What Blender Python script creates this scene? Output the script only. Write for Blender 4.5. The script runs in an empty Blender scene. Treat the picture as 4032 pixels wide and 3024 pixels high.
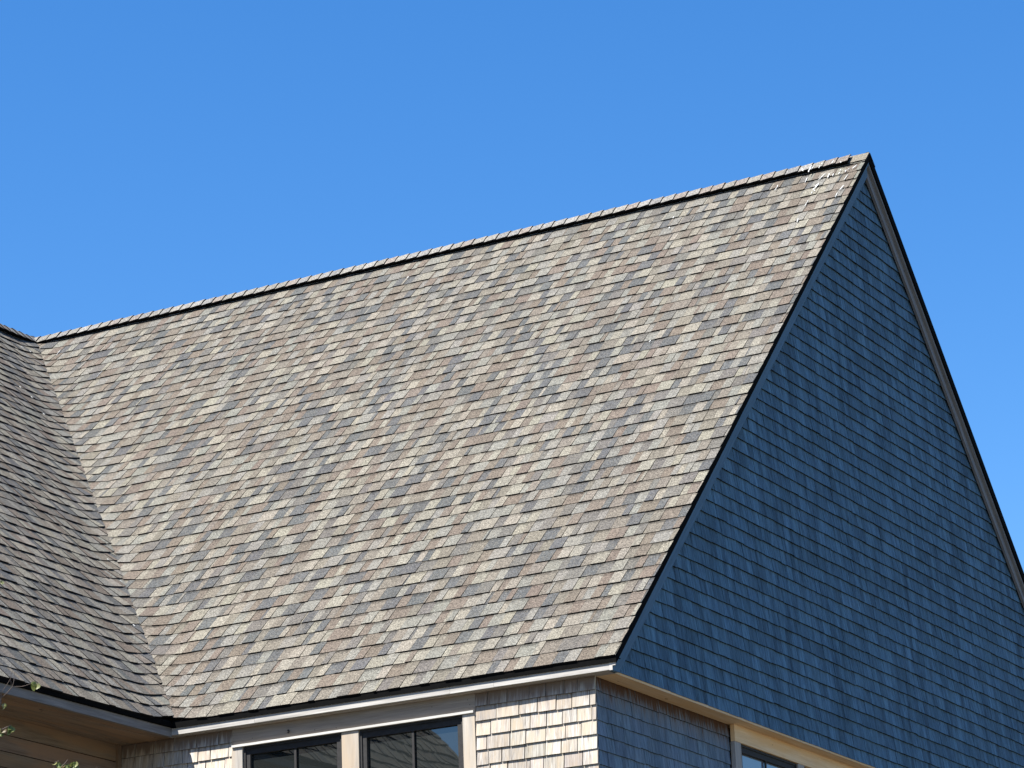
import bpy, math, random
import numpy as np
from mathutils import Vector, Matrix

random.seed(7)
R2 = math.sqrt(2.0)
# ---------------------------------------------------------------- key sizes (metres)
W0 = 3.2235            # width of the main eave between gable and valley
D = 4.8295             # half depth of the main house = ridge height (12-in-12 pitch)
WING_END = -4.47       # gable end of the wing, towards the camera
GROUND = -5.64
SLOPE = D * R2
COURSE = SLOPE / 48.0

# ---------------------------------------------------------------- camera, sky, sun, exposure
C = bpy.context.scene.collection
scene = bpy.context.scene
cam_r = Vector((0.87555862, 0.48176994, -0.03598377))
cam_u = Vector((0.1742776, -0.24550325, 0.95360132))
cam_f = Vector((-0.45058231, 0.84120502, 0.2989142))
cam = bpy.data.cameras.new('camera')
cam.lens = 36.0 * 12319.4 / 4032.0
cam.sensor_width = 36.0
cam.clip_start = 0.1
cam.clip_end = 5000
camo = bpy.data.objects.new('camera', cam)
C.objects.link(camo)
camo.matrix_world = Matrix(((cam_r.x, cam_u.x, -cam_f.x, 8.211935),
                            (cam_r.y, cam_u.y, -cam_f.y, -16.520899),
                            (cam_r.z, cam_u.z, -cam_f.z, -4.043372),
                            (0, 0, 0, 1)))
scene.camera = camo
camo['kind'] = 'helper'

SUN_DIR = Vector((-0.55, -1.0, 1.70)).normalized()     # towards the sun
w = bpy.data.worlds.new('World')
scene.world = w
w.use_nodes = True
nt = w.node_tree
bg = nt.nodes['Background']
sky = nt.nodes.new('ShaderNodeTexSky')
sky.sky_type = 'NISHITA'
sky.sun_disc = False
sky.sun_elevation = math.asin(SUN_DIR.z)
sky.sun_rotation = math.atan2(SUN_DIR.x, SUN_DIR.y)
sky.altitude = 0
sky.air_density = 1.0
sky.dust_density = 0.3
sky.ozone_density = 3.0
hsv = nt.nodes.new('ShaderNodeHueSaturation')
hsv.inputs['Hue'].default_value = 0.506
hsv.inputs['Saturation'].default_value = 1.345
nt.links.new(sky.outputs[0], hsv.inputs['Color'])
nt.links.new(hsv.outputs[0], bg.inputs[0])
bg.inputs[1].default_value = 0.074

sun = bpy.data.lights.new('sun', 'SUN')
sun.energy = 5.0
sun.angle = math.radians(0.53)
sun.color = (1.0, 0.965, 0.90)
suno = bpy.data.objects.new('sun', sun)
C.objects.link(suno)
suno.rotation_euler = SUN_DIR.to_track_quat('Z', 'Y').to_euler()
suno.location = (-20, -30, 40)

scene.view_settings.view_transform = 'Standard'
scene.view_settings.look = 'None'
scene.view_settings.exposure = 1.5
scene.view_settings.gamma = 1.0
scene.render.film_transparent = False

# ---------------------------------------------------------------- mesh builder
class MB:
    def __init__(self):
        self.v = []; self.f = []; self.uv = []; self.aux = []; self.tint = []; self.mi = []
    def poly(self, pts, uvs=None, aux=(0.5, 0.0), tint=(1, 1, 1), mi=0):
        i = len(self.v)
        self.v.extend([tuple(p) for p in pts])
        n = len(pts)
        self.f.append(tuple(range(i, i + n)))
        self.uv.extend(uvs if uvs is not None else [(0.0, 0.0)] * n)
        if isinstance(aux, list): self.aux.extend(aux)
        else: self.aux.extend([aux] * n)
        self.tint.extend([tint] * n)
        self.mi.append(mi)
    def box(self, o, a, b, c, tint=(1, 1, 1), mi=0, off=None, aux=(0.5, 0.0)):
        """box from corner o along edge vectors a (grain direction), b, c"""
        o, a, b, c = Vector(o), Vector(a), Vector(b), Vector(c)
        if a.cross(b).dot(c) < 0: b, c = c, b
        if off is None: off = (random.random() * 50, random.random() * 50)
        la, lb, lc = a.length, b.length, c.length
        def q(p, e1, e2, l1, l2, k):
            self.poly([p, p + e1, p + e1 + e2, p + e2],
                      [(off[0] + k, off[1]), (off[0] + k + l1, off[1]), (off[0] + k + l1, off[1] + l2), (off[0] + k, off[1] + l2)],
                      aux, tint, mi)
        q(o, b, a, lb, la, 0) if False else None
        # faces; uv = (across, along a)
        def face(p, along, across, flip, k):
            pts = [p, p + across, p + across + along, p + along]
            u0 = off[0] + k
            L, A = along.length, across.length
            if along is a:
                uv = [(u0, off[1]), (u0 + A, off[1]), (u0 + A, off[1] + L), (u0, off[1] + L)]
            else:
                uv = [(u0, off[1]), (u0 + A * .3, off[1]), (u0 + A * .3, off[1] + L * .1), (u0, off[1] + L * .1)]
            if flip: pts.reverse(); uv.reverse()
            self.poly(pts, uv, aux, tint, mi)
        face(o, a, b, False, 0)              # -c side
        face(o + c, a, b, True, 1.3)
        face(o, a, c, True, 2.1)             # -b side
        face(o + b, a, c, False, 3.7)
        face(o, c, b, True, 4.2)             # -a side
        face(o + a, c, b, False, 5.9)
    def tube(self, pts, rad, sides=6, tint=(1, 1, 1), mi=0, cap=True):
        pts = [Vector(p) for p in pts]
        rings = []
        up = Vector((0.3, 0.2, 1)).normalized()
        L = 0.0
        for i, p in enumerate(pts):
            d = (pts[min(i + 1, len(pts) - 1)] - pts[max(i - 1, 0)]).normalized()
            s = d.cross(up)
            if s.length < 1e-3: s = d.cross(Vector((1, 0, 0)))
            s.normalize(); t = s.cross(d)
            r = rad[i] if isinstance(rad, (list, tuple)) else rad
            rings.append([p + (s * math.cos(2 * math.pi * k / sides) + t * math.sin(2 * math.pi * k / sides)) * r for k in range(sides)])
        for i in range(len(rings) - 1):
            l = (pts[i + 1] - pts[i]).length
            for k in range(sides):
                k2 = (k + 1) % sides
                self.poly([rings[i][k], rings[i][k2], rings[i + 1][k2], rings[i + 1][k]],
                          [(k * .02, L), ((k + 1) * .02, L), ((k + 1) * .02, L + l), (k * .02, L + l)], (0.5, 0), tint, mi)
            L += l
        if cap:
            self.poly(list(reversed(rings[0])), None, (0.5, 0), tint, mi)
            self.poly(rings[-1], None, (0.5, 0), tint, mi)
    def build(self, name, mats, parent=None, smooth=False):
        me = bpy.data.meshes.new(name)
        me.from_pydata(self.v, [], self.f)
        if not isinstance(mats, (list, tuple)): mats = [mats]
        for m in mats: me.materials.append(m)
        n = len(self.uv)
        l1 = me.uv_layers.new(name='grain'); l1.data.foreach_set('uv', np.array(self.uv, np.float32).ravel())
        l2 = me.uv_layers.new(name='aux'); l2.data.foreach_set('uv', np.array(self.aux, np.float32).ravel())
        ca = me.color_attributes.new('tint', 'FLOAT_COLOR', 'CORNER')
        col = np.ones((n, 4), np.float32); col[:, :3] = np.array(self.tint, np.float32)
        ca.data.foreach_set('color', col.ravel())
        me.polygons.foreach_set('material_index', np.array(self.mi, np.int32))
        if smooth: me.polygons.foreach_set('use_smooth', np.ones(len(self.f), bool))
        me.update()
        o = bpy.data.objects.new(name, me)
        C.objects.link(o)
        if parent: o.parent = parent
        return o

def tag(o, label=None, cat=None, group=None, kind=None):
    if label: o['label'] = label
    if cat: o['category'] = cat
    if group: o['group'] = group
    if kind: o['kind'] = kind
    return o

def empty(name, loc, parent=None):
    o = bpy.data.objects.new(name, None)
    C.objects.link(o)
    o.location = loc
    o.empty_display_size = 0.2
    if parent: o.parent = parent
    return o

# ---------------------------------------------------------------- node helpers
class NT:
    def __init__(self, name):
        self.m = bpy.data.materials.new(name)
        self.m.use_nodes = True
        self.t = self.m.node_tree
        self.b = self.t.nodes['Principled BSDF']
    def n(self, typ, **kw):
        nd = self.t.nodes.new('ShaderNode' + typ)
        for k, v in kw.items(): setattr(nd, k, v)
        return nd
    def l(self, a, b): self.t.links.new(a, b)
    def math(self, op, a, b=None, c=None, clamp=False):
        nd = self.n('Math', operation=op); nd.use_clamp = clamp
        for i, x in enumerate((a, b, c)):
            if x is None: continue
            if isinstance(x, (int, float)): nd.inputs[i].default_value = x
            else: self.l(x, nd.inputs[i])
        return nd.outputs[0]
    def mix(self, f, a, b, mode='MIX'):
        nd = self.n('Mix', data_type='RGBA', blend_type=mode)
        for s, x in ((nd.inputs[0], f), (nd.inputs[6], a), (nd.inputs[7], b)):
            if isinstance(x, (int, float)): s.default_value = x
            elif isinstance(x, tuple): s.default_value = (*x, 1) if len(x) == 3 else x
            else: self.l(x, s)
        return nd.outputs[2]
    def mapr(self, x, a, b, c, d, smooth=False):
        nd = self.n('MapRange')
        if smooth: nd.interpolation_type = 'SMOOTHSTEP'
        self.l(x, nd.inputs[0])
        for i, v in enumerate((a, b, c, d)): nd.inputs[i + 1].default_value = v
        return nd.outputs[0]
    def uv(self, name): return self.n('UVMap', uv_map=name).outputs[0]
    def obj(self): return self.n('TexCoord').outputs['Object']
    def scale(self, v, s):
        nd = self.n('Mapping'); self.l(v, nd.inputs[0]); nd.inputs['Scale'].default_value = s
        return nd.outputs[0]
    def noise(self, v, scale, detail=3, rough=0.6, dist=0.0):
        nd = self.n('TexNoise'); self.l(v, nd.inputs['Vector'])
        nd.inputs['Scale'].default_value = scale; nd.inputs['Detail'].default_value = detail
        nd.inputs['Roughness'].default_value = rough; nd.inputs['Distortion'].default_value = dist
        return nd.outputs[0]
    def bump(self, h, strength, dist):
        nd = self.n('Bump'); nd.inputs['Strength'].default_value = strength; nd.inputs['Distance'].default_value = dist
        self.l(h, nd.inputs['Height']); self.l(nd.outputs[0], self.b.inputs['Normal'])
    def tint(self):
        return self.n('Attribute', attribute_name='tint').outputs['Color']
    def gray(self, x):
        nd = self.n('CombineColor')
        for i in range(3): self.l(x, nd.inputs[i])
        return nd.outputs[0]

def mat_asphalt():
    k = NT('asphalt_shingle')
    g = k.uv('grain')
    sep = k.n('SeparateXYZ'); k.l(k.uv('aux'), sep.inputs[0])
    v, typ = sep.outputs[0], sep.outputs[1]
    n1 = k.noise(g, 130, 2, 0.7)
    n2 = k.noise(g, 62, 2, 0.6)
    vor = k.n('TexVoronoi'); k.l(g, vor.inputs['Vector']); vor.inputs['Scale'].default_value = 150
    sepv = k.n('SeparateColor'); k.l(vor.outputs['Color'], sepv.inputs[0])
    a = k.mapr(n1, .3, .7, .48, 1.52)
    b = k.mapr(n2, .3, .7, .70, 1.30)
    c = k.mapr(sepv.outputs[0], 0, 1, .6, 1.4)
    f = k.math('MULTIPLY', k.math('MULTIPLY', a, b), c)
    big = k.mapr(k.noise(k.obj(), 1.1, 4, 0.6), .3, .7, .91, 1.09)
    run = k.noise(k.scale(g, (3.5, .35, 1)), 1, 3, .6)
    f = k.math('MULTIPLY', f, big)
    # darker granule band printed on the lower layer, ragged at its edge
    ragged = k.math('ADD', v, k.math('MULTIPLY', k.math('SUBTRACT', k.noise(g, 45, 3, .7), .5), .55))
    band = k.math('MULTIPLY', k.mapr(ragged, .70, .95, 0, 1, True), typ)
    f = k.math('MULTIPLY', f, k.mapr(band, 0, 1, 1, .42))
    col = k.mix(1.0, k.tint(), k.gray(f), 'MULTIPLY')
    # stray light and warm granules
    col = k.mix(k.mapr(sepv.outputs[1], .86, .9, 0, .35), col, (.17, .15, .115))
    butt = k.math('LESS_THAN', v, -.5)
    col = k.mix(butt, col, (.006, .0055, .006))
    k.l(col, k.b.inputs['Base Color'])
    k.b.inputs['Roughness'].default_value = .95
    k.b.inputs['Specular IOR Level'].default_value = .2
    k.bump(n1, .5, .004)
    return k.m

def mat_cedar(name, light, dark, streak=.5, stain=None, stain_shade2=None, warm=None, grain_amt=1.0):
    """weathered cedar shingle: grain along v, mottled, tint per shingle; aux.x = 0..1 up the shingle, aux.y = metres below the soffit"""
    k = NT(name)
    g = k.uv('grain')
    sep = k.n('SeparateXYZ'); k.l(k.uv('aux'), sep.inputs[0])
    fine = k.noise(k.scale(g, (260, 9, 1)), 1, 3, .65, .4)
    mid = k.noise(k.scale(g, (55, 4, 1)), 1, 3, .6, 1.2)
    wav = k.n('TexWave', wave_type='BANDS', bands_direction='X')
    k.l(k.scale(g, (16, 1.3, 1)), wav.inputs['Vector']); wav.inputs['Scale'].default_value = 1.6
    wav.inputs['Distortion'].default_value = 9; wav.inputs['Detail'].default_value = 2; wav.inputs['Detail Scale'].default_value = .8
    s = k.math('ADD', k.math('MULTIPLY', k.mapr(fine, .40, .60, 0, 1), .5 * grain_amt),
               k.math('ADD', k.math('MULTIPLY', k.mapr(mid, .38, .62, 0, 1), .45), k.math('MULTIPLY', wav.outputs['Fac'], .18 * grain_amt)))
    run = k.noise(k.scale(k.obj(), (14, 14, .9)), 1, 4, .65)
    s = k.math('ADD', s, k.math('MULTIPLY', k.math('SUBTRACT', run, .5), streak * 2.2), clamp=True)
    col = k.mix(s, dark, light)
    if warm:
        wn = k.mapr(k.noise(k.scale(g, (24, 5, 1)), 1, 3, .6), .42, .68, 0, 1)
        col = k.mix(wn, col, warm)
    col = k.mix(1.0, col, k.tint(), 'MULTIPLY')
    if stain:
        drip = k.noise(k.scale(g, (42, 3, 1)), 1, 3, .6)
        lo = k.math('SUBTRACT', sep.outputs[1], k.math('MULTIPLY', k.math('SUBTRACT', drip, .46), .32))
        col = k.mix(k.mapr(lo, .02, .22, .55, 0, True), col, stain_shade2)
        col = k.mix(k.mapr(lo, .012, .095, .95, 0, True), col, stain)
    dk = k.math('LESS_THAN', sep.outputs[0], -.5)
    col = k.mix(dk, col, tuple(x * .3 for x in dark))
    k.l(col, k.b.inputs['Base Color'])
    k.b.inputs['Roughness'].default_value = .85
    k.b.inputs['Specular IOR Level'].default_value = .25
    k.bump(fine, .35, .003)
    return k.m

def mat_board(name, light, dark, knot=None, warm=None, rough=.8):
    k = NT(name)
    g = k.uv('grain')
    fine = k.noise(k.scale(g, (220, 5, 1)), 1, 3, .6, .5)
    mid = k.noise(k.scale(g, (40, 2.2, 1)), 1, 4, .6, 1.0)
    s = k.math('ADD', k.math('MULTIPLY', k.mapr(fine, .3, .7, 0, 1), .45), k.math('MULTIPLY', k.mapr(mid, .3, .7, 0, 1), .6), clamp=True)
    col = k.mix(s, dark, light)
    if warm:
        col = k.mix(k.mapr(k.noise(k.scale(g, (9, 1.2, 1)), 1, 3, .6), .45, .62, 0, 1), col, warm)
    if knot:
        vo = k.n('TexVoronoi'); k.l(k.scale(g, (11, 5.2, 1)), vo.inputs['Vector']); vo.inputs['Scale'].default_value = 1
        sv = k.n('SeparateColor'); k.l(vo.outputs['Color'], sv.inputs[0])
        rad = k.mapr(sv.outputs[0], .35, 1, 0, .17)
        kn = k.math('LESS_THAN', k.math('SUBTRACT', vo.outputs['Distance'], rad), 0)
        col = k.mix(k.math('MULTIPLY', kn, .8), col, knot)
    col = k.mix(1.0, col, k.tint(), 'MULTIPLY')
    k.l(col, k.b.inputs['Base Color'])
    k.b.inputs['Roughness'].default_value = rough
    k.b.inputs['Specular IOR Level'].default_value = .25
    k.bump(fine, .3, .002)
    return k.m

def mat_plain(name, col, rough=.6, metal=0.0, var=.15, scale=30):
    k = NT(name)
    f = k.mapr(k.noise(k.obj(), scale, 3, .6), .3, .7, 1 - var, 1 + var)
    c = k.mix(1.0, col, k.gray(f), 'MULTIPLY')
    k.l(c, k.b.inputs['Base Color'])
    k.b.inputs['Roughness'].default_value = rough
    k.b.inputs['Metallic'].default_value = metal
    return k.m

def mat_glass(name='window_glass', back=(.012, .014, .014)):
    k = NT(name)
    fr = k.n('Fresnel'); fr.inputs['IOR'].default_value = 1.95
    gl = k.n('BsdfGlossy'); gl.inputs['Roughness'].default_value = .015
    gl.inputs['Color'].default_value = (.92, .96, .95, 1)
    df = k.n('BsdfDiffuse'); df.inputs['Color'].default_value = (*back, 1)
    bp = k.n('Bump'); bp.inputs['Strength'].default_value = .06; bp.inputs['Distance'].default_value = .02
    k.l(k.noise(k.obj(), 3.5, 1, .4), bp.inputs['Height']); k.l(bp.outputs[0], gl.inputs['Normal'])
    mx = k.n('MixShader')
    k.l(fr.outputs[0], mx.inputs[0]); k.l(df.outputs[0], mx.inputs[1]); k.l(gl.outputs[0], mx.inputs[2])
    out = [n for n in k.t.nodes if n.type == 'OUTPUT_MATERIAL'][0]
    k.l(mx.outputs[0], out.inputs['Surface'])
    return k.m

def mat_leaf():
    k = NT('leaf')
    g = k.uv('grain')
    vein = k.mapr(k.math('ABSOLUTE', k.math('SUBTRACT', k.n('SeparateXYZ').outputs[0], 0)), 0, 1, 1, 1)
    f = k.mapr(k.noise(k.obj(), 60, 2, .6), .3, .7, .75, 1.25)
    c = k.mix(1.0, k.tint(), k.gray(f), 'MULTIPLY')
    k.l(c, k.b.inputs['Base Color'])
    k.b.inputs['Roughness'].default_value = .5
    tr = k.n('BsdfTranslucent'); k.l(c, tr.inputs['Color'])
    mx = k.n('MixShader'); mx.inputs[0].default_value = .35
    k.l(k.b.outputs[0], mx.inputs[1]); k.l(tr.outputs[0], mx.inputs[2])
    out = [n for n in k.t.nodes if n.type == 'OUTPUT_MATERIAL'][0]
    k.l(mx.outputs[0], out.inputs['Surface'])
    return k.m

def mat_ground():
    k = NT('crushed_shell')
    o = k.obj()
    f = k.mapr(k.noise(o, 25, 5, .7), .3, .7, .75, 1.2)
    b = k.mapr(k.noise(o, .25, 4, .6), .35, .65, 0, 1)
    c = k.mix(b, (.065, .056, .042), (.09, .08, .06))
    c = k.mix(1.0, c, k.gray(f), 'MULTIPLY')
    k.l(c, k.b.inputs['Base Color']); k.b.inputs['Roughness'].default_value = .95
    k.bump(f, .5, .02)
    return k.m

M_ROOF = mat_asphalt()
M_CEDAR_FRONT = mat_cedar('cedar_front', (.435, .405, .365), (.12, .10, .082), .25, stain=(.15, .108, .080), stain_shade2=(.25, .205, .165), warm=(.345, .285, .215))  # shingle tops: unweathered brown, with the eave's shade darkened into it
M_CEDAR_SIDE = mat_cedar('cedar_side', (.155, .215, .275), (.050, .075, .102), .6, stain=(.070, .028, .009), stain_shade2=(.16, .12, .09))  # weathered grey with the blue of skylit shade mixed into the colour
M_CEDAR_GABLE = mat_cedar('cedar_gable', (.092, .178, .252), (.022, .050, .078), .85)  # blue sky light painted into the wood, on top of the real sky
M_FASCIA = mat_board('weathered_board', (.47, .45, .42), (.20, .185, .168))
M_CASING = mat_board('casing_board', (.38, .35, .315), (.21, .185, .155), knot=(.12, .075, .045), warm=(.34, .285, .225))
M_RAKE = mat_board('rake_board', (.092, .165, .235), (.052, .10, .145))  # board colour carries the same painted blue skylight as the gable
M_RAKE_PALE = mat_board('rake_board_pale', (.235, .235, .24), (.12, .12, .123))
M_FRESH = mat_board('fresh_cedar_board', (.72, .54, .34), (.52, .35, .19), knot=(.24, .12, .05), warm=(.62, .41, .21))
M_SIDING = mat_board('wing_siding', (.24, .18, .13), (.085, .06, .042), knot=(.05, .03, .02), warm=(.22, .14, .085))
M_METAL = mat_plain('drip_edge_metal', (.004, .004, .004), 1.0, 0, .2, 20)
M_METAL.node_tree.nodes['Principled BSDF'].inputs['Specular IOR Level'].default_value = .05
M_FRAME = mat_plain('window_frame_paint', (.022, .021, .021), .75, 0, .25, 40)
M_FRAME.node_tree.nodes['Principled BSDF'].inputs['Specular IOR Level'].default_value = .25
M_GLASS = mat_glass()
M_GLASS_BLIND = mat_glass('window_glass_pale_blind', (.13, .15, .18))
M_VENT = mat_plain('ridge_vent_plastic', (.004, .004, .004), 1.0)
M_VENT.node_tree.nodes['Principled BSDF'].inputs['Specular IOR Level'].default_value = .05
M_DROP = mat_plain('bird_dropping', (.46, .46, .44), .9, 0, .15, 60)
M_HOOK = mat_plain('hook_iron', (.006, .006, .006), .5)
M_NAIL = mat_plain('nail_hole', (.02, .014, .01), .9)
M_BARK = mat_plain('bark', (.10, .075, .062), .9, 0, .3, 60)
M_LEAF = mat_leaf()
M_GROUND = mat_ground()

# ---------------------------------------------------------------- ground
g = MB()
g.poly([(-400, -400, GROUND), (400, -400, GROUND), (400, 400, GROUND), (-400, 400, GROUND)])
tag(g.build('ground', M_GROUND), kind='structure')

# ---------------------------------------------------------------- the house
house = empty('house', (-4, 2, GROUND))
tag(house, 'cedar shingled house with a steep asphalt shingle roof, overhanging side gable and a wing', 'house')
bpy.context.view_layer.update()
HL = Vector((-4, 2, GROUND))
def part(mb, name, mats, parent=house, label=None, smooth=False):
    """link a world-space mesh as a part of the house (its parent sits at HL)"""
    o = mb.build(name, mats, parent, smooth)
    o.matrix_parent_inverse = Matrix.Translation(-HL)
    if label: o['label'] = label
    return o
def sub(mb, name, mats, parent, label=None, smooth=False):
    o = mb.build(name, mats, parent, smooth)
    if label: o['label'] = label
    return o

def clip(poly, fn):
    """keep the part of a polygon (list of (u, s)) where fn(p) >= 0"""
    out = []
    for i in range(len(poly)):
        a, b = poly[i], poly[(i + 1) % len(poly)]
        fa, fb = fn(a), fn(b)
        if fa >= 0: out.append(a)
        if (fa >= 0) != (fb >= 0):
            t = fa / (fa - fb)
            out.append((a[0] + (b[0] - a[0]) * t, a[1] + (b[1] - a[1]) * t))
    return out

PALETTE = [((.137, .125, .102), 21),    # cream
           ((.116, .111, .097), 25),    # light grey
           ((.101, .089, .073), 19),    # mid
           ((.090, .0735, .059), 19),    # tan brown
           ((.057, .058, .058), 16),    # slate
           ((.077, .072, .065), 8)]
PAL = [c for c, n in PALETTE for _ in range(n)]

def roof_slope(name, pos, u_max, valley, u_min=0.0, seed=1, gain=1.0, s_max=SLOPE, lift=0.0, butt=1.0):
    """courses of laminated shingles.  pos(u, s, h) -> world.  valley=True clips at u = -s/sqrt2"""
    rnd = random.Random(seed)
    mb = MB()
    ncourse = int(round(s_max / COURSE))
    kv = math.sqrt(2.0 / 3.0)
    for k in range(ncourse):
        s0 = k * COURSE
        s1 = s0 + COURSE
        u_start = (-s1 / R2 - .05) if valley else u_min
        u = u_start - rnd.random() * .1
        tooth = rnd.random() < .5
        last = None
        wob = rnd.uniform(-.004, .004)
        while u < u_max:
            r = rnd.random()
            wd = rnd.uniform(.045, .085) if r < .62 else (rnd.uniform(.085, .135) if r < .93 else rnd.uniform(.012, .03))
            col = rnd.choice(PAL)
            while col == last and rnd.random() < .85: col = rnd.choice(PAL)
            last = col
            v = rnd.uniform(.93, 1.07) * gain
            tint = tuple(c * v * rnd.uniform(.98, 1.02) for c in col)
            ua, ub = u, min(u + wd, u_max)
            if not valley: ua = max(ua, u_min)
            jit = rnd.uniform(-.0025, .0025) + wob + (-.003 if tooth else .001)
            hb, ht = (.0112 * butt, .002) if tooth else (.006 * butt, .0008)
            off = (rnd.uniform(0, 40), rnd.uniform(0, 40))
            typ = 0.0 if tooth else rnd.choice((1.0, 1.0, .75, .5))
            if tooth and rnd.random() < .5: typ = rnd.uniform(.3, .8)
            # split near the valley so that the surface can bend
            cuts = [ua, ub]
            if valley:
                x = ua
                cuts = [ua]
                while x < ub:
                    near = (x + s1 / R2) < .55
                    x = min(x + (.035 if near else 9), ub)
                    cuts.append(x)
            sb, st = s0 + jit, s1 + .006
            if k == 0: sb = jit * .6 - .004
            for i in range(len(cuts) - 1):
                a, b = cuts[i] + (.0008 if i == 0 else 0), cuts[i + 1] - (.0008 if i == len(cuts) - 2 else 0)
                if b <= a: continue
                poly = [(a, sb), (b, sb), (b, st), (a, st)]
                if valley:
                    poly = clip(poly, lambda p: p[0] + p[1] / R2 + (.012 if lift else 0.0))
                    if len(poly) < 3: continue
                def hh(p): return hb + (ht - hb) * min(1, max(0, (p[1] - sb) / (st - sb)))
                def W(p, dh=0.0):
                    q = Vector(pos(p[0], p[1], hh(p) + dh))
                    if valley:
                        d = max(0, (p[0] + p[1] / R2)) * kv
                        if d < .26: q.z += .032 * (1 - d / .26) ** 2
                        if lift and d < .2: q.z += lift * (1 - d / .2)
                    return q
                mb.poly([W(p) for p in poly], [(p[0] + off[0], p[1] + off[1]) for p in poly],
                        [((p[1] - sb) / (s1 - sb), typ) for p in poly], tint)
                for j in range(len(poly)):
                    p, q = poly[j], poly[(j + 1) % len(poly)]
                    if abs(p[1] - st) < 1e-6 and abs(q[1] - st) < 1e-6: continue
                    internal = abs(p[0] - q[0]) < 1e-9 and ((i > 0 and abs(p[0] - a) < 1e-6) or (i < len(cuts) - 2 and abs(p[0] - b) < 1e-6))
                    if internal: continue
                    drop = -.011 if (abs(p[1] - sb) < 1e-6 and abs(q[1] - sb) < 1e-6) else -.007
                    mb.poly([W(p, drop), W(q, drop), W(q), W(p)], [(p[0] + off[0], p[1] + off[1]), (q[0] + off[0], q[1] + off[1])] * 2, (-1.0, 0.0), tint)
            u = ub
            # change of layer at most joints
            if rnd.random() < .72: tooth = not tooth
    return mb

def main_pos(u, s, h):   # u measured from the valley foot at x = -W0
    return (-W0 + u, s / R2 - h / R2, s / R2 + h / R2)
def wing_pos(u, s, h):   # u measured towards the camera from y = 0
    return (-W0 - s / R2 + h / R2, -u, s / R2 + h / R2)
def rear_pos(u, s, h):   # rear slope of the main roof, u from the gable to the left
    return (-u, 2 * D - s / R2 + h / R2, s / R2 + h / R2)

mb = roof_slope('roof', main_pos, W0, True, seed=11)
# sheathing under the shingles
mb.poly([Vector(main_pos(0, 0, -.008)), Vector(main_pos(W0 - .004, 0, -.008)), Vector(main_pos(W0 - .004, SLOPE, -.008)), Vector(main_pos(-D, SLOPE, -.008))], None, (-1, 0))
roof_main = part(mb, 'roof', M_ROOF, label='sunlit roof slope of mottled tan, cream and slate asphalt shingles')
mb = roof_slope('roof', wing_pos, -WING_END, True, seed=23, lift=.012, gain=1.04, butt=1.12)
mb.poly([Vector(wing_pos(0, 0, -.008)), Vector(wing_pos(-D, SLOPE, -.008)), Vector(wing_pos(-WING_END, SLOPE, -.008)), Vector(wing_pos(-WING_END, 0, -.008))], None, (-1, 0))
roof_wing = part(mb, 'roof', M_ROOF, label='roof slope of the wing in grazing light, meeting the sunlit slope in a valley')
# rear slopes: shingles near the gable edge, plain beyond
mb = roof_slope('roof', rear_pos, .55, False, 0.0, seed=5)
mb.poly([rear_pos(.5, 0, .004), rear_pos(.5, SLOPE, .004), (-W0 - D, D, D), (-W0 - 2 * D, 2 * D, 0)][::-1], [(0, 0), (8, 0), (8, 6), (0, 6)], (.3, 0), (.11, .1, .08))
mb.poly([(-W0 - D, D, D), (-W0 - D, WING_END, D), (-W0 - 2 * D, WING_END, 0), (-W0 - 2 * D, 2 * D, 0)], [(0, 0), (8, 0), (8, 6), (0, 6)], (.3, 0), (.11, .1, .08))
part(mb, 'roof', M_ROOF, label='rear roof slopes hidden behind the ridge')

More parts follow.
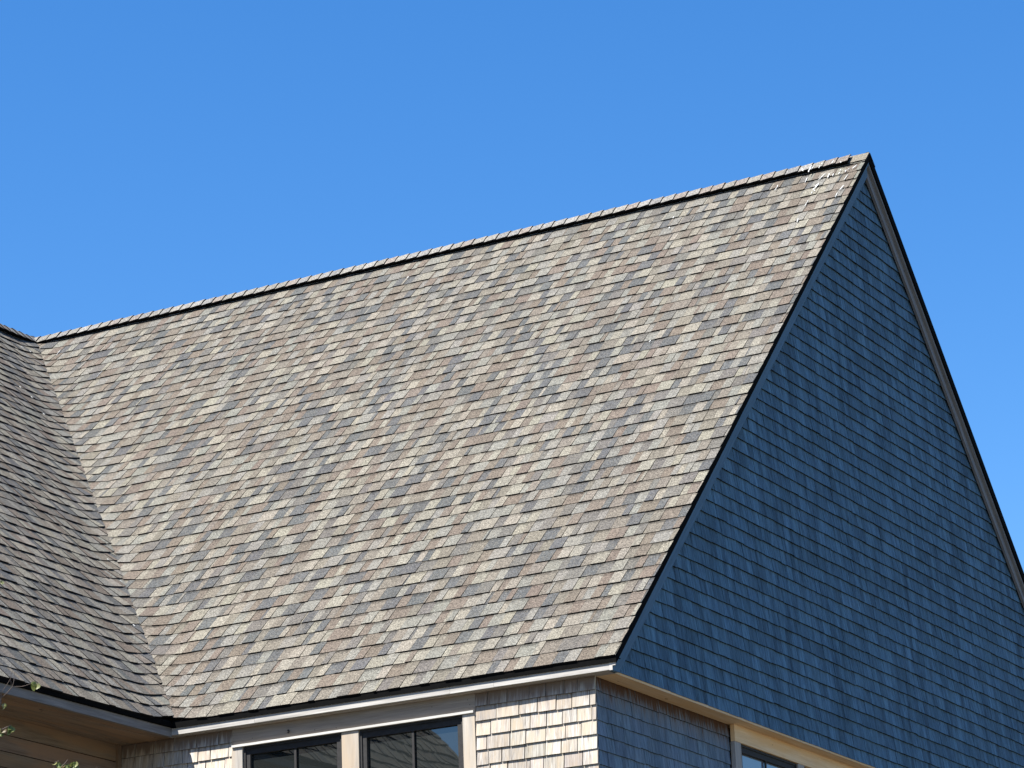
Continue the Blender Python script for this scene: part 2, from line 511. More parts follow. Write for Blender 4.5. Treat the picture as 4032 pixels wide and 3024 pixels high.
# ---------------------------------------------------------------- ridge caps over a ridge vent
def ridge(pos_front, pos_back, length, seed, end_gap, name_parent, back_l=0.0):
    """pos_*(t, d, h): t along the ridge, d down the slope from the apex, h off the slope"""
    rnd = random.Random(seed)
    cap, vent = MB(), MB()
    n = int((length - end_gap) / .108)
    half = .140
    # vent body under the cap
    for P in (pos_front, pos_back):
        a, b = -back_l, length - end_gap - .012
        pts = [(.126, .000), (.126, .037), (.0, .008)]
        for i in range(2):
            (d0, h0), (d1, h1) = pts[i], pts[i + 1]
            vent.poly([P(a, d0, h0), P(b, d0, h0), P(b, d1, h1), P(a, d1, h1)])
        vent.poly([P(b, .126, .0), P(b, 0, .0), P(b, 0, .008), P(b, .126, .037)])
    t1 = length - end_gap
    while t1 > -back_l:
        L = rnd.uniform(.100, .116)
        t0 = t1 - L
        col = rnd.choice([(.128, .121, .108), (.118, .110, .096), (.136, .130, .12), (.112, .108, .103), (.120, .103, .090)])
        v = rnd.uniform(.92, 1.08)
        tint = tuple(c * v * 1.18 for c in col)
        off = (rnd.uniform(0, 30), rnd.uniform(0, 30))
        hf = .044 + rnd.uniform(-.001, .001)
        lift = rnd.uniform(.007, .009)
        prof = [(half + rnd.uniform(-.003, .003), -.002), (.06, .0), (.030, -.005), (0.0, .0)]
        def at(P, t, d, h, rise):
            q = Vector(P(t, d, h + rise))
            return q
        apex = {}
        for P in (pos_front, pos_back):
            for i in range(len(prof) - 1):
                (d0, e0), (d1, e1) = prof[i], prof[i + 1]
                q = [at(P, t0 - .02, d0, hf + e0, -.006), at(P, t1, d0, hf + e0, lift - .004), at(P, t1, d1, hf + e1, lift - .004), at(P, t0 - .02, d1, hf + e1, -.006)]
                if d1 == 0.0:
                    for j in (2, 3): q[j].z -= .025
                cap.poly(q, [(d0 + off[0], t0 + off[1]), (d0 + off[0], t1 + off[1]), (d1 + off[0], t1 + off[1]), (d1 + off[0], t0 + off[1])], (.4, 0), tint)
                # exposed butt at the t1 end
                r = [Vector(at(P, t1, d0, hf + e0, lift - .013)), q[1], q[2], Vector(at(P, t1, d1, hf + e1, lift - .013))]
                if d1 == 0.0: r[3].z -= .025
                cap.poly([r[0], r[3], r[2], r[1]], None, (-1, 0), tint)
            d0 = prof[0][0]
            cap.poly([at(P, t0 - .02, d0, hf, -.016), at(P, t1, d0, hf, lift - .014), at(P, t1, d0, hf, lift - .004), at(P, t0 - .02, d0, hf, -.006)], None, (-1, 0), tint)
            # underside lip
            cap.poly([at(P, t0 - .02, d0, hf, -.016), at(P, t1, d0, hf, lift - .014), at(P, t1, .07, hf, lift - .014), at(P, t0 - .02, .07, hf, -.016)], None, (-1, 0), tint)
        t1 = t0
    # bare cap shingle beyond the end of the vent
    if end_gap > 0:
        for P in (pos_front, pos_back):
            a, b = length - end_gap - .03, length + .004
            cap.poly([P(a, .125, .016), P(b, .125, .016), P(b, 0.0, .014), P(a, 0.0, .014)], [(5, 5), (5.2, 5), (5.2, 5.13), (5, 5.13)], (.4, 0), (.135, .12, .095))
            cap.poly([P(a, .125, .006), P(b, .125, .006), P(b, .125, .016), P(a, .125, .016)], None, (-1, 0))
            cap.poly([P(b, .125, .0), P(b, 0.0, .0), P(b, 0.0, .014), P(b, .125, .016)], None, (-1, 0))
    o = sub(cap, 'ridge_cap', M_ROOF, name_parent)
    sub(vent, 'ridge_vent', M_VENT, name_parent)
    return o

RX0 = -W0 - D
def rf(t, d, h): return Vector((RX0 + t, D - d / R2 - h / R2, D - d / R2 + h / R2))
def rb(t, d, h): return Vector((RX0 + t, D + d / R2 + h / R2, D - d / R2 + h / R2))
ridge(rf, rb, W0 + D, 3, .135, roof_main, .05)
def wf(t, d, h): return Vector((RX0 + d / R2 + h / R2, D - t, D - d / R2 + h / R2))
def wb(t, d, h): return Vector((RX0 - d / R2 - h / R2, D - t, D - d / R2 + h / R2))
ridge(wf, wb, D - WING_END, 4, .10, roof_wing, -.06)

# ---------------------------------------------------------------- drip edges
def drip(o1, o2, name='drip_edge'):
    pass
m = MB()
m.box((-W0 - .003, .001, -.037), (W0 + .003, 0, 0), (0, .004, 0), (0, 0, .036))
m.box((-W0 - .003, .005, -.010), (W0 + .003, 0, 0), (0, .06, 0), (0, 0, .003))
# up both rakes of the gable end (x = 0 plane)
def rake_box(mb, side, x0, x1, q0, q1, foot, zc=None, tint=(1, 1, 1)):
    """board along a rake of the gable end; q = depth below the roof plane; mitred at the apex,
    plumb cut at y = foot and cut level at z = zc"""
    y_of = (lambda y: y) if side == 0 else (lambda y: 2 * D - y)
    prof = [(foot, foot - q0 * R2), (D, D - q0 * R2), (D, D - q1 * R2)]
    if zc is not None and zc > foot - q1 * R2:
        prof += [(zc + q1 * R2, zc), (foot, zc)]
    else:
        prof += [(foot, foot - q1 * R2)]
    off = (random.random() * 30, random.random() * 30)
    def P(x, p): return Vector((x, y_of(p[0]), p[1]))
    def uv(p, e=0.0): return ((p[0] - p[1]) / R2 + off[0] + e, (p[0] + p[1]) / R2 + off[1])
    def add(pts, uvs):
        if side == 0: pts, uvs = pts[::-1], uvs[::-1]
        mb.poly(pts, uvs, (.5, 0), tint)
    add([P(x1, p) for p in prof], [uv(p) for p in prof])
    add([P(x0, p) for p in reversed(prof)], [uv(p) for p in reversed(prof)])
    for a in range(len(prof)):
        p, q = prof[a], prof[(a + 1) % len(prof)]
        add([P(x1, q), P(x1, p), P(x0, p), P(x0, q)], [uv(q), uv(p), uv(p, abs(x1 - x0)), uv(q, abs(x1 - x0))])
rake_box(m, 0, -.004, -.0005, .0, .036, .004)
rake_box(m, 1, -.03, -.0005, -.012, .052, .004)
sub(m, 'drip_edge', M_METAL, roof_main)
m = MB()
m.box((-W0 - .005, WING_END, -.031), (0, -WING_END - .001, 0), (.004, 0, 0), (0, 0, .030))
m.box((-W0 - .065, WING_END, -.010), (0, -WING_END - .001, 0), (.06, 0, 0), (0, 0, .003))
sub(m, 'drip_edge', M_METAL, roof_wing)

# ---------------------------------------------------------------- fascias, rake boards, soffits
SOFF = -.083
XG = -.062      # butt line of the gable shingles
m = MB()
jx = [-W0 - .016, -2.6, -1.16, -.85, -.046]
for i in range(len(jx) - 1):
    t = random.uniform(.93, 1.05)
    m.box((jx[i] + .0012, .0105, SOFF + .004), (jx[i + 1] - jx[i] - .0012, 0, 0), (0, .0265, 0), (0, 0, -.032 - SOFF - .005), (t, t, t))
m.box((XG + .010, .0095, SOFF + .001), (0, 0, .049), (.021, 0, 0), (0, .006, 0), (1.05, 1.05, 1.05))
m.box((-.0305, .0085, -.055), (.021, 0, 0), (0, 0, .022), (0, .007, 0), (1.1, 1.1, 1.1))
fascia_main = part(m, 'fascia', M_FASCIA, label='pale sunlit fascia board under the eave')
m = MB()
m.box((-W0 - .038, WING_END + .03, SOFF - .006), (0, -WING_END - .03 + .017, 0), (.021, 0, 0), (0, 0, -.031 - SOFF + .005), (.5, .51, .53))  # same board as the sunlit fascia, tint darkened to paint in shade
part(m, 'fascia', M_FASCIA, label='fascia board of the wing, shade put into its grey tint')

m = MB()
rake_box(m, 0, XG + .006, -.030, .034, .128, .016, SOFF)
rake_box(m, 0, -.030, -.010, .0345, .060, .016, -.052, (1.06, 1.06, 1.06))
part(m, 'rake_board', M_RAKE, label='rake board in shade, the blue of the sky put into its colour')
m = MB()
rake_box(m, 1, XG + .006, -.036, .052, .130, .016, SOFF)
rake_box(m, 1, -.036, -.012, .0525, .072, .016, -.052, (1.05, 1.04, 1.02))
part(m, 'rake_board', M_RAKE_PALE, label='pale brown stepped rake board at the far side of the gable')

# soffit under the overhanging gable and the front eave
XL = -.19       # butt line of the lower gable-side wall
YF = .074       # butt line of the front wall
GZ = -.070      # bottom of the gable shingles
m = MB()
m.box((XG - .004, .05, GZ - .012), (0, 2 * D - .1, 0), (XL - .05 - XG, 0, 0), (0, 0, .02))
m2 = MB()
part(m, 'soffit', M_FRESH, label='fresh tan cedar soffit under the overhanging gable')
m2.box((-W0 - .06, .037, SOFF), (W0 + .06 + XG - .004, 0, 0), (0, .08, 0), (0, 0, .018))
part(m2, 'soffit', M_CASING)
# wing soffit in boards running along the wing
XW = -3.687     # face of the wing wall
m = MB()
xs = [XW - .01, XW + .085, XW + .215, XW + .33, -W0 - .038]
for i in range(len(xs) - 1):
    t = random.uniform(.9, 1.1)
    m.box((xs[i] + .003, WING_END + .03, SOFF + random.uniform(0, .003)), (0, -WING_END - .03 + .085, 0), (xs[i + 1] - xs[i] - .006, 0, 0), (0, 0, .018), (t * 1.25, t * 1.25, t * 1.2))
part(m, 'soffit', M_SIDING, label='brown board soffit under the wing eave')

# ---------------------------------------------------------------- shingled walls
def shingle_wall(origin, U, N, region, e, z0, z_lo, z_hi, seed, wmin, wmax, thick=.011, soffit=0.0, vary=.12, warmvar=.03, wave=.0, gap=.0012, gain=1.0):
    """courses of cedar shingles on a vertical wall. region: convex polygon [(u, z)], z0 = a course line"""
    rnd = random.Random(seed)
    mb = MB()
    U, N, O = Vector(U), Vector(N), Vector(origin)
    ctr = (sum(p[0] for p in region) / len(region), sum(p[1] for p in region) / len(region))
    edges = []
    for i in range(len(region)):
        a, b = region[i], region[(i + 1) % len(region)]
        nx, nz = -(b[1] - a[1]), b[0] - a[0]
        if nx * (ctr[0] - a[0]) + nz * (ctr[1] - a[1]) < 0: nx, nz = -nx, -nz
        edges.append((a, nx, nz))
    umin, umax = min(p[0] for p in region), max(p[0] for p in region)
    k = int(math.floor((z_lo - z0) / e)) - 1
    while z0 + k * e < z_hi:
        za = z0 + k * e
        zb = za + e
        k += 1
        if zb < z_lo: continue
        u = umin - rnd.random() * wmax
        ph = rnd.random() * 6
        while u < umax:
            wd = rnd.uniform(wmin, wmax)
            gp_ = gap * rnd.uniform(.5, 1.7)
            ua, ub = u + gp_, u + wd - gp_
            u += wd
            jz = rnd.gauss(0, .0014) + wave * math.sin(ph + u * 1.7)
            tilt = rnd.gauss(0, .0008)
            v = gain * (1 + rnd.uniform(-vary, vary))
            tint = (v * (1 + rnd.uniform(-warmvar, warmvar)), v, v * (1 - rnd.uniform(-warmvar, warmvar)))
            poly = [(ua, za + jz), (ub, za + jz + tilt), (ub, zb + .012), (ua, zb + .012)]
            for a, nx, nz in edges:
                poly = clip(poly, lambda p: (p[0] - a[0]) * nx + (p[1] - a[1]) * nz)
                if len(poly) < 3: break
            if len(poly) < 3: continue
            lo = za + jz
            th = thick * rnd.uniform(.85, 1.15)
            lean = rnd.gauss(0, .0008)
            def W(p, back=False):
                f = min(1, max(0, (p[1] - lo) / e))
                d = th * (1 - f) + .0005 + lean * (p[0] - ua) / max(.01, wd)
                return O + U * p[0] + Vector((0, 0, p[1])) + N * ((d - th - .0005) if not back else (d - 2 * th - .002))
            off = (rnd.uniform(0, 60), rnd.uniform(0, 60))
            pts = [W(p) for p in poly]
            uv = [(p[0] + off[0], p[1] + off[1]) for p in poly]
            mb.poly(pts, uv, [((p[1] - lo) / e, soffit - p[1]) for p in poly], tint)
            for j in range(len(poly)):
                p, q = poly[j], poly[(j + 1) % len(poly)]
                if p[1] > zb and q[1] > zb: continue
                side = abs(p[0] - q[0]) < 1e-6
                mb.poly([W(p, True), W(q, True), W(q), W(p)], [uv[j], uv[(j + 1) % len(poly)]] * 2,
                        (-1.0, 1.0) if not side else (.5, 1.0), tint)
    # dark backing
    pts = [O + U * p[0] + Vector((0, 0, p[1])) - N * (thick * 2.0) for p in region]
    mb.poly(pts, None, (-1.0, 1.0), (.4, .4, .4))
    return mb

# overhanging gable, x = XG.  u = y
qb = .118
gp = [(.03, GZ), (2 * D - .03, GZ), (D + (D - qb * R2 - GZ), GZ), (D, D - qb * R2), (D - (D - qb * R2 - GZ), GZ)]
reg = [(qb * R2 + GZ, GZ), (2 * D - qb * R2 - GZ, GZ), (D, D - qb * R2)]
reg = [(GZ + qb * R2 - .02, GZ), (2 * D - qb * R2 - GZ + .02, GZ), (D, D - qb * R2 + .02)]
mb = shingle_wall((XG, 0, 0), (0, 1, 0), (1, 0, 0), reg, .0935, GZ, GZ, D, 31, .075, .17, .0135, 50, .22, .02, .0012, .0018)
# strip at the foot of the gable beside the rake boards
mb.box((XG - .02, .04, GZ), (0, .12, 0), (.016, 0, 0), (0, 0, .05))
gable = part(mb, 'gable_wall', M_CEDAR_GABLE, label='shaded shingled gable with blue sky light put into its colour, overhanging the wall below')

E_LOW = .0905
ZL0 = SOFF - .0865
# lower wall on the gable side, x = XL, from the corner to the window casing
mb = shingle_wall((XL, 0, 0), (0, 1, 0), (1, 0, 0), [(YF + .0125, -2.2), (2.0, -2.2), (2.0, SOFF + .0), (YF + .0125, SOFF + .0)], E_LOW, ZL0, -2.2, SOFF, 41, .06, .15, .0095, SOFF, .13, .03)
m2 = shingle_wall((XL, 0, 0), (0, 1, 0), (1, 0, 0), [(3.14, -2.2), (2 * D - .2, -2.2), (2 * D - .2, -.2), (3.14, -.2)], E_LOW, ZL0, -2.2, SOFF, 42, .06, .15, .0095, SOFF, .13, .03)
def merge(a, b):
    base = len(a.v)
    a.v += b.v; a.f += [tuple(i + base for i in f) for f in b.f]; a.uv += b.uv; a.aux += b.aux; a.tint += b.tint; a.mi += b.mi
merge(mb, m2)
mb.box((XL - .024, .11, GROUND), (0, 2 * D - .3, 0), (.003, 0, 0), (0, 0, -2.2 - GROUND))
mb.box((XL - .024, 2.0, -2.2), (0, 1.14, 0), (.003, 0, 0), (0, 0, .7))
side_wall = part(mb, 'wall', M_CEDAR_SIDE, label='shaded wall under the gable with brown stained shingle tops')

# front wall, y = YF
XA, XB, XC, XD = XW, -2.815, -1.022, XL
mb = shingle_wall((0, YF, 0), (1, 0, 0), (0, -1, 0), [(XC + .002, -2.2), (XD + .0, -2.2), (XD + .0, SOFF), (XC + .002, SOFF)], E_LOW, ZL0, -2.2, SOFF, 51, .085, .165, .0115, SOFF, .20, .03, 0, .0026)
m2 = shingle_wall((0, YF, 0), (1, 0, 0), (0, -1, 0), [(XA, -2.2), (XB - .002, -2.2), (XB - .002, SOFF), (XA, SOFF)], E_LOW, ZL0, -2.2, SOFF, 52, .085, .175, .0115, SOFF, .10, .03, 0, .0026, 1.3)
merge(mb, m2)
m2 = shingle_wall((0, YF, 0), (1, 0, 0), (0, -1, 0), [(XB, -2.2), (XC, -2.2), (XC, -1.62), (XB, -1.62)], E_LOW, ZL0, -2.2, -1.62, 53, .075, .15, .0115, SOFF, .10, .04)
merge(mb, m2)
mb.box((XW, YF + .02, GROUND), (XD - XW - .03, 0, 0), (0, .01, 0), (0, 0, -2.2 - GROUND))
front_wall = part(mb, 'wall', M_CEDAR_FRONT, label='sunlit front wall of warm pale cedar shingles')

# wing wall of horizontal boards, x = XW
m = MB()
z = SOFF
k = 0
hts = [.115, .105, .1, .115, .11]
while z > GROUND:
    h = hts[k % 5]
    t = random.uniform(.85, 1.12)
    m.box((XW - .022, WING_END + .2, z - h + .006), (0, -WING_END - .2 + .085, 0), (.018, 0, 0), (0, 0, h - .006), (t, t * random.uniform(.96, 1.02), t * random.uniform(.92, 1.02)))
    z -= h; k += 1
m.box((XW - .004, .028, GROUND), (0, 0, SOFF - GROUND - .001), (.02, 0, 0), (0, .036, 0), (1.05, 1.0, .95))
wing_wall = part(m, 'wall', M_SIDING, label='brown horizontal board wall of the wing, deep in shade')
# remaining walls that close the house
m = shingle_wall((0, WING_END + .03, 0), (1, 0, 0), (0, -1, 0), [(-W0 - 2 * D + .1, 0), (-W0 - .1, 0), (-W0 - D, D - .1)], .0935, 0, 0, D, 61, .11, .2, .010, 50, .12, .03)
m.box((-W0 - 2 * D + .4, WING_END + .06, GROUND), (2 * D - .87, 0, 0), (0, .02, 0), (0, 0, -GROUND))
part(m, 'gable_wall', M_CEDAR_FRONT, label='gable end of the wing, facing away to the left')
m = MB()
m.box((-W0 - 2 * D + .4, WING_END + .1, GROUND), (0, 2 * D - WING_END - .5, 0), (.02, 0, 0), (0, 0, -GROUND))
m.box((-W0 - 2 * D + .45, 2 * D - .25, GROUND), (W0 + 2 * D - .7, 0, 0), (0, .02, 0), (0, 0, -GROUND))
part(m, 'wall', M_CEDAR_SIDE, label='rear and far walls')

# ---------------------------------------------------------------- trim of the front windows
m = MB()
m.box((XB, YF + .006, -.191), (XC - XB, 0, 0), (0, .022, 0), (0, 0, -.191 * -1 + SOFF - .001), (.78, .72, .66))
header = part(m, 'header_board', M_CASING, label='wide shaded header board over the front windows')
m = MB()
m.box((XB + .006, YF - .014, -.2065), (XC - XB - .012, 0, 0), (0, .042, 0), (0, 0, .015), (1.25, 1.27, 1.27))
part(m, 'drip_cap', M_FASCIA, label='thin bright drip cap over the front windows')
for x0, x1, nm in ((XB, -2.733, 0), (-1.988, -1.862, 1), (-1.112, XC - .002, 2)):
    m = MB()
    m.box((x0 + .001, YF - .002, -1.6), (0, 0, 1.392), (x1 - x0 - .002, 0, 0), (0, .024, 0), ((1.0, 1.02, 1.04), (1.05, 1, .93), (1.12, 1.12, 1.1))[nm])
    part(m, 'casing', M_CASING)
m = MB()
m.box((XB - .01, YF - .02, -1.64), (XC - XB + .02, 0, 0), (0, .05, 0), (0, 0, .035))
part(m, 'sill', M_CASING)

def window(P0, U, N, width, height, name_label, vm, glass, parent=house, rail=.030, stile=.030):
    """P0 = top left corner at the wall face, U to the right, N outward. frame > sash, muntin, pane"""
    U, N, Z = Vector(U), Vector(N), Vector((0, 0, 1))
    P0 = Vector(P0)
    def ring(mb, inset, wd, depth, front, tint=(1, 1, 1), top=None):
        a = P0 + U * inset - Z * inset - N * 0
        Wd, Hd = width - 2 * inset, height - 2 * inset
        f = N * (front - depth)
        top = top or wd
        mb.box(a + f - Z * top, U * Wd, Z * top, N * depth, tint)
        mb.box(a + f - Z * Hd, U * Wd, Z * wd, N * depth, tint)
        mb.box(a + f - Z * (Hd - wd), Z * (Hd - wd - top), U * wd, N * depth, tint)
        mb.box(a + f - Z * (Hd - wd) + U * (Wd - wd), Z * (Hd - wd - top), U * wd, N * depth, tint)
    m = MB(); ring(m, .001, .014, .05, -.006, (.6, .6, .6))
    fr = part(m, 'window', M_FRAME, parent, label=name_label)
    m = MB(); ring(m, .0155, rail, .03, -.014, (1.3, 1.3, 1.35), rail + .006)
    sub(m, 'sash', M_FRAME, fr)
    ins = .0155 + rail
    m = MB()
    a = P0 + U * (vm - .008) - Z * (height - ins + .004) - N * .030
    m.box(a, Z * (height - 2 * ins - .002), U * .016, N * .010)
    for f in (.42,):
        b = P0 + U * ins - Z * (height * f + .3) - N * .0305
        m.box(b, U * (width - 2 * ins), Z * .016, N * .0095)
    sub(m, 'muntin', M_FRAME, fr)
    m = MB()
    b = P0 + U * (ins - .004) - Z * (height - ins + .004) - N * .036
    m.box(b, U * (width - 2 * ins + .008), Z * (height - 2 * ins + .004), N * -.006)
    sub(m, 'pane', glass, fr)
    return fr
window((-2.732, YF + .004, -.208), (1, 0, 0), (0, -1, 0), .743, 1.38, 'black framed front window nearer the wing', .382, M_GLASS)
window((-1.861, YF + .004, -.208), (1, 0, 0), (0, -1, 0), .748, 1.38, 'black framed front window nearer the corner', .378, M_GLASS)

# hook and nail holes on the header board
m = MB()
hx, hz, r = -2.381, -.153, .0095
pts = []
for a in np.linspace(150, -150, 12):
    pts.append((hx + r * .62 * math.cos(math.radians(a)), YF - .006, hz + r * math.sin(math.radians(a))))
m.tube(pts, .0034, 6)
m.tube([(hx - r * .5, YF + .01, hz + r * .55), pts[0]], .0032, 6)
sub(m, 'hook', M_HOOK, header, label='small black iron hook')
for x, z in ((-1.33, -.13), (-1.06, -.15), (-1.075, -.118), (-2.19, -.165), (-2.03, -.172), (-2.66, -.16)):
    m = MB()
    m.tube([(x, YF + .010, z), (x, YF + .0052, z)], .0028, 6)
    sub(m, 'nail', M_NAIL, header)

# ---------------------------------------------------------------- trim and window under the gable
XH = -.155
m = MB()
m.box((XH, 2.006, -.196), (0, 3.2, 0), (-.03, 0, 0), (0, 0, .196 + GZ - .0125), (1.12, 1.1, 1.05))
part(m, 'header_board', M_FRESH, label='knotty fresh cedar header board under the gable')
for y0, y1 in ((2.008, 2.106), (3.034, 3.14)):
    m = MB()
    m.box((XH - .004, y0, -1.62), (0, 0, 1.423), (-.03, 0, 0), (0, y1 - y0, 0), (.92, .97, 1.04))
    part(m, 'casing', M_CASING, label='grey casing of the window under the gable')
window((XH - .008, 2.107, -.198), (0, 1, 0), (1, 0, 0), .926, 1.38, 'black framed window under the gable, reflecting the sky', .443, M_GLASS_BLIND)

# ---------------------------------------------------------------- bird droppings on the roof
def px_ray(x, y):
    return cam_f + cam_r * ((x - 2016) / 12319.4) + cam_u * ((1512 - y) / 12319.4)
CP = Vector((8.211935, -16.520899, -4.043372))
def on_plane(x, y, n, d):
    v = px_ray(x, y)
    return CP + v * ((d - n.dot(CP)) / n.dot(v))
def streak(a, b, n, wid, parent, rnd):
    """one dried dropping: a ragged run from a to b lying on the roof"""
    d = (b - a)
    L = d.length
    dn = d.normalized() if L > 1e-5 else n.cross(Vector((1, 0, 0))).normalized()
    a = a - dn * wid * .8; b = b + dn * wid * .8
    wid *= .72
    side = dn.cross(n).normalized()
    k = max(5, int((b - a).length / .012))
    m = MB()
    prev = None
    off = 0.0
    for i in range(k + 1):
        t = i / k
        wv = wid * (math.sin(math.pi * min(.96, t * .85 + .08)) ** .6) * rnd.uniform(.45, 1.35)
        off = off * .6 + rnd.gauss(0, wid * .3)
        c = a.lerp(b, t) + side * off
        row = [c - side * wv, c + side * wv, c + side * wv - n * .004, c - side * wv - n * .004]
        if prev:
            for j in range(4):
                j2 = (j + 1) % 4
                m.poly([prev[j], prev[j2], row[j2], row[j]])
        else: m.poly(row)
        prev = row
    m.poly(prev[::-1])
    sub(m, 'bird_dropping', M_DROP, parent)
rnd = random.Random(9)
nm = Vector((0, -1, 1)).normalized()
dm = Vector((0, -1, -1)).normalized()
z5 = lambda x, y: (3000 + x * .3014, 550 + y * .3014)
streaks = [(205, 605, 165, 660, 9), (595, 490, 565, 555, 8), (740, 570, 675, 645, 20), (655, 675, 650, 700, 6), (605, 790, 560, 865, 7), (475, 1030, 460, 1070, 9),
           (830, 440, 740, 520, 10), (880, 440, 860, 490, 12), (935, 440, 925, 470, 10), (1015, 425, 1000, 445, 9), (1030, 385, 1025, 400, 10), (1100, 395, 1090, 412, 12),
           (1140, 375, 1120, 390, 9), (1235, 330, 1185, 370, 13), (1120, 455, 1075, 520, 7), (1070, 595, 1015, 655, 11), (985, 690, 960, 750, 6), (680, 655, 690, 665, 8)]
for x0, y0, x1, y1, wv in streaks:
    streak(on_plane(*z5(x0, y0), nm, .018), on_plane(*z5(x1, y1), nm, .018), nm, wv * .0005, roof_main, rnd)
z6 = lambda x, y: (x * .3014, 1200 + y * .3014)
for x0, y0, x1, y1, wv in [(790, 590, 735, 655, 5), (1335, 860, 1260, 945, 3)]:
    streak(on_plane(*z6(x0, y0), nm, .016), on_plane(*z6(x1, y1), nm, .016), nm, wv * .0006, roof_main, rnd)
for x, y in [(882, 597), (1183, 518), (1455, 468), (1446, 490), (1680, 400), (1405, 735)]:
    p = on_plane(x * 1.8228, y * 1.8228, nm, .018)
    streak(p, p + dm * .02, nm, .005, roof_main, rnd)
# on the wing, along the valley
nw = Vector((1, 0, 1)).normalized()
dw = Vector((1, 0, -1)).normalized()
dwn = (-W0) / R2
z7 = lambda x, y: (x * .4219, 1900 + y * .4219)
for (q, wv) in [(z6(290, 550), 8), (z6(390, 600), 8), (z6(415, 1200), 8), (z6(262, 1065), 6), (z6(570, 1420), 6),
                (z7(955, 436), 9), (z7(968, 426), 9), (z7(1005, 710), 5), (z7(1125, 912), 6), (z7(1248, 1325), 8)]:
    p = on_plane(*q, nw, dwn + .03)
    streak(p, p + dw * .012, nw, wv * .0009, roof_wing, rnd)
# on the ridge cap
dcap = .049
for x0, y0, x1, y1, wv in [(650, 335, 610, 415, 16), (690, 330, 640, 385, 7), (520, 370, 535, 405, 12), (785, 300, 780, 315, 10), (755, 345, 745, 365, 8), (935, 270, 910, 305, 10), (1030, 288, 1025, 295, 12)]:
    streak(on_plane(*z5(x0, y0), nm, dcap), on_plane(*z5(x1, y1), nm, dcap), nm, wv * .00045, roof_main, rnd)

# ---------------------------------------------------------------- young tree at the left
DT = 12.5
def tp(x, y, dd=0.0): return CP + px_ray(x, y) * (DT + dd)
rnd = random.Random(77)
base = tp(-420, 3200); base = Vector((base.x - .1, base.y - .05, GROUND))
tree = empty('tree', base)
tag(tree, 'young tree with bare twigs and a few curled yellow green leaves', 'tree')
TI = Matrix.Translation(-base)
trunk = MB(); twigs = MB(); leaves = MB()
top = tp(-330, 2350)
tr_pts = [base, base.lerp(top, .3) + Vector((.05, 0, 0)), base.lerp(top, .6) + Vector((-.03, .02, 0)), base.lerp(top, .85), top]
trunk.tube(tr_pts, [.05, .042, .03, .018, .008], 9)
def leaf(p, d, size, curl, tint):
    """small curled blade: two halves folded along the midrib and rolled towards the tip"""
    d = Vector(d).normalized()
    s = d.cross(Vector((rnd.uniform(-1, 1), rnd.uniform(-1, 1), rnd.uniform(.2, 1)))).normalized()
    n = s.cross(d)
    seg = 6
    prev = None
    for i in range(seg + 1):
        t = i / seg
        ang = curl * t * t
        c = p + d * (size * (math.sin(ang) / max(curl, .01) if curl > .05 else t)) if False else p + d * size * (t if curl < .05 else math.sin(curl * t) / curl) - n * size * (0 if curl < .05 else (1 - math.cos(curl * t)) / curl)
        wv = size * .36 * math.sin(math.pi * min(1, t * .93 + .07)) ** .8 + .0004
        fold = n * wv * .55
        row = [c - s * wv + fold, c, c + s * wv + fold]
        if prev:
            for j in range(2):
                leaves.poly([prev[j], prev[j + 1], row[j + 1], row[j]], [(j, t), (j + 1, t), (j + 1, t), (j, t)], (.5, 0), tint)
        prev = row
def leaf_col():
    c = rnd.choice([(.11, .14, .03), (.15, .165, .045), (.19, .19, .065), (.08, .11, .022), (.16, .12, .05)])
    v = rnd.uniform(.8, 1.2)
    return tuple(x * v for x in c)
def clump(x, y, n, spread, size):
    for i in range(n):
        p = tp(x + rnd.gauss(0, spread), y + rnd.gauss(0, spread * .8), rnd.gauss(0, .01))
        leaf(p, (rnd.uniform(-1, 1), rnd.uniform(-1, 1), rnd.uniform(-1.1, .1)), size * rnd.uniform(.7, 1.2), rnd.uniform(.6, 2.4), leaf_col())
def on_trunk(z):
    for a, b in zip(tr_pts, tr_pts[1:]):
        if a.z <= z <= b.z: return a.lerp(b, (z - a.z) / (b.z - a.z))
    return tr_pts[-1]
def twig(pxs, r0, r1):
    pts = [tp(*q) for q in pxs]
    if pxs[0][0] < -200: pts[0] = on_trunk(pts[0].z)      # grows out of the trunk
    n = len(pts)
    twigs.tube(pts, [r0 + (r1 - r0) * i / (n - 1) for i in range(n)], 6)
# visible sprigs
twig([(-330, 3150), (-160, 2980), (-40, 2860), (2, 2770), (4, 2728)], .006, .0026)
twig([(4, 2728), (4, 2748), (26, 2730), (49, 2703)], .0021, .0016)
twig([(49, 2703), (54, 2684), (57, 2646)], .0015, .0007)
twig([(52, 2690), (62, 2668), (67, 2655)], .001, .0006)
twig([(49, 2703), (87, 2703), (121, 2693)], .0013, .0008)
twig([(4, 2728), (26, 2698), (45, 2666), (46, 2648)], .0012, .0006)
twig([(45, 2700), (40, 2660), (50, 2640)], .0008, .0005)
leaf(tp(122, 2690), cam_r * .9 - cam_u * .35, .036, 1.2, (.13, .15, .04))
leaf(tp(124, 2692), cam_r * .5 - cam_u * .9, .034, .7, (.15, .17, .05))
leaf(tp(150, 2690), -cam_u, .028, .9, (.18, .19, .07))
leaf(tp(14, 2768), -cam_u + cam_r * .3, .030, 1.0, (.17, .19, .07))
leaf(tp(6, 2776), cam_r - cam_u * .3, .020, 1.4, (.2, .19, .09))
leaf(tp(20, 2770), -cam_u, .024, .5, (.11, .14, .035))
twig([(-330, 3200), (-120, 2960), (-30, 2890), (20, 2866), (44, 2856)], .005, .001)
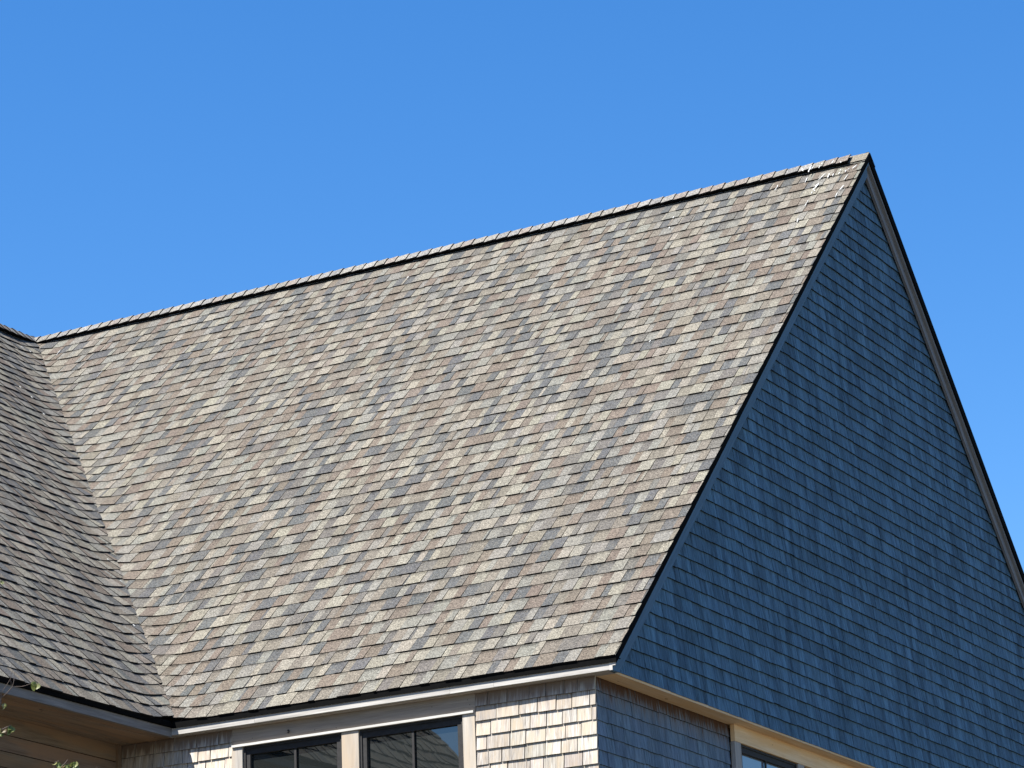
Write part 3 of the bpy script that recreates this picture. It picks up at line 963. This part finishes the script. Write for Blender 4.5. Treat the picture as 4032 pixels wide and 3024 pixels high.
for q in [(4, 2868), (20, 2866), (30, 2860), (42, 2856), (50, 2862), (36, 2868), (8, 2880)]:
    leaf(tp(*q), -cam_u + cam_r * rnd.uniform(-.4, .5), rnd.uniform(.022, .032), rnd.uniform(.6, 1.8), leaf_col())
twig([(-300, 3400), (60, 3180), (200, 3060), (252, 3010), (267, 2991)], .005, .0009)
twig([(200, 3060), (214, 3020), (218, 3000), (232, 2996)], .0016, .0008)
for q in [(222, 3000), (232, 3002), (244, 3010), (256, 3012), (268, 3008), (276, 3004), (284, 3002), (292, 3000), (300, 2998), (290, 3012), (270, 3018), (250, 3020), (296, 3010)]:
    leaf(tp(*q), -cam_u + cam_r * rnd.uniform(-.8, .8), rnd.uniform(.022, .034), rnd.uniform(.6, 1.8), leaf_col())
twig([(200, 3150), (340, 3080), (378, 3032), (384, 3016)], .003, .0008)
twig([(-330, 2700), (-120, 2420), (-30, 2320), (2, 2292)], .005, .001)
leaf(tp(0, 2290), cam_r - cam_u * .6, .022, 1.3, (.16, .18, .07))
leaf(tp(4, 2286), cam_r * .6 - cam_u, .020, .9, (.19, .2, .09))
# the rest of the crown, outside the picture at the left and below
for i in range(26):
    t = .45 + .55 * i / 26
    a = base.lerp(top, t)
    ang = rnd.uniform(0, 2 * math.pi)
    L = rnd.uniform(.25, .5) * (1.15 - t * .6)
    dirv = cam_r * (-abs(math.cos(ang))) * .9 + Vector((cam_f.x, cam_f.y, 0)) * math.sin(ang) + Vector((0, 0, rnd.uniform(.2, .8)))
    b = a + dirv * L * .5 + Vector((0, 0, .03)); c = a + dirv * L
    twigs.tube([a, b, c], [.006, .004, .0012], 5)
    for j in range(rnd.randint(3, 7)):
        q = b.lerp(c, rnd.random()) + Vector((rnd.gauss(0, .03), rnd.gauss(0, .03), rnd.gauss(0, .03)))
        leaf(q, (rnd.uniform(-1, 1), rnd.uniform(-1, 1), rnd.uniform(-1, .2)), rnd.uniform(.025, .045), rnd.uniform(.5, 2), leaf_col())
for mb_, nm_, mat_ in ((trunk, 'trunk', M_BARK), (twigs, 'branches', M_BARK), (leaves, 'leaves', M_LEAF)):
    o = mb_.build(nm_, mat_, tree, True)
    o.matrix_parent_inverse = TI
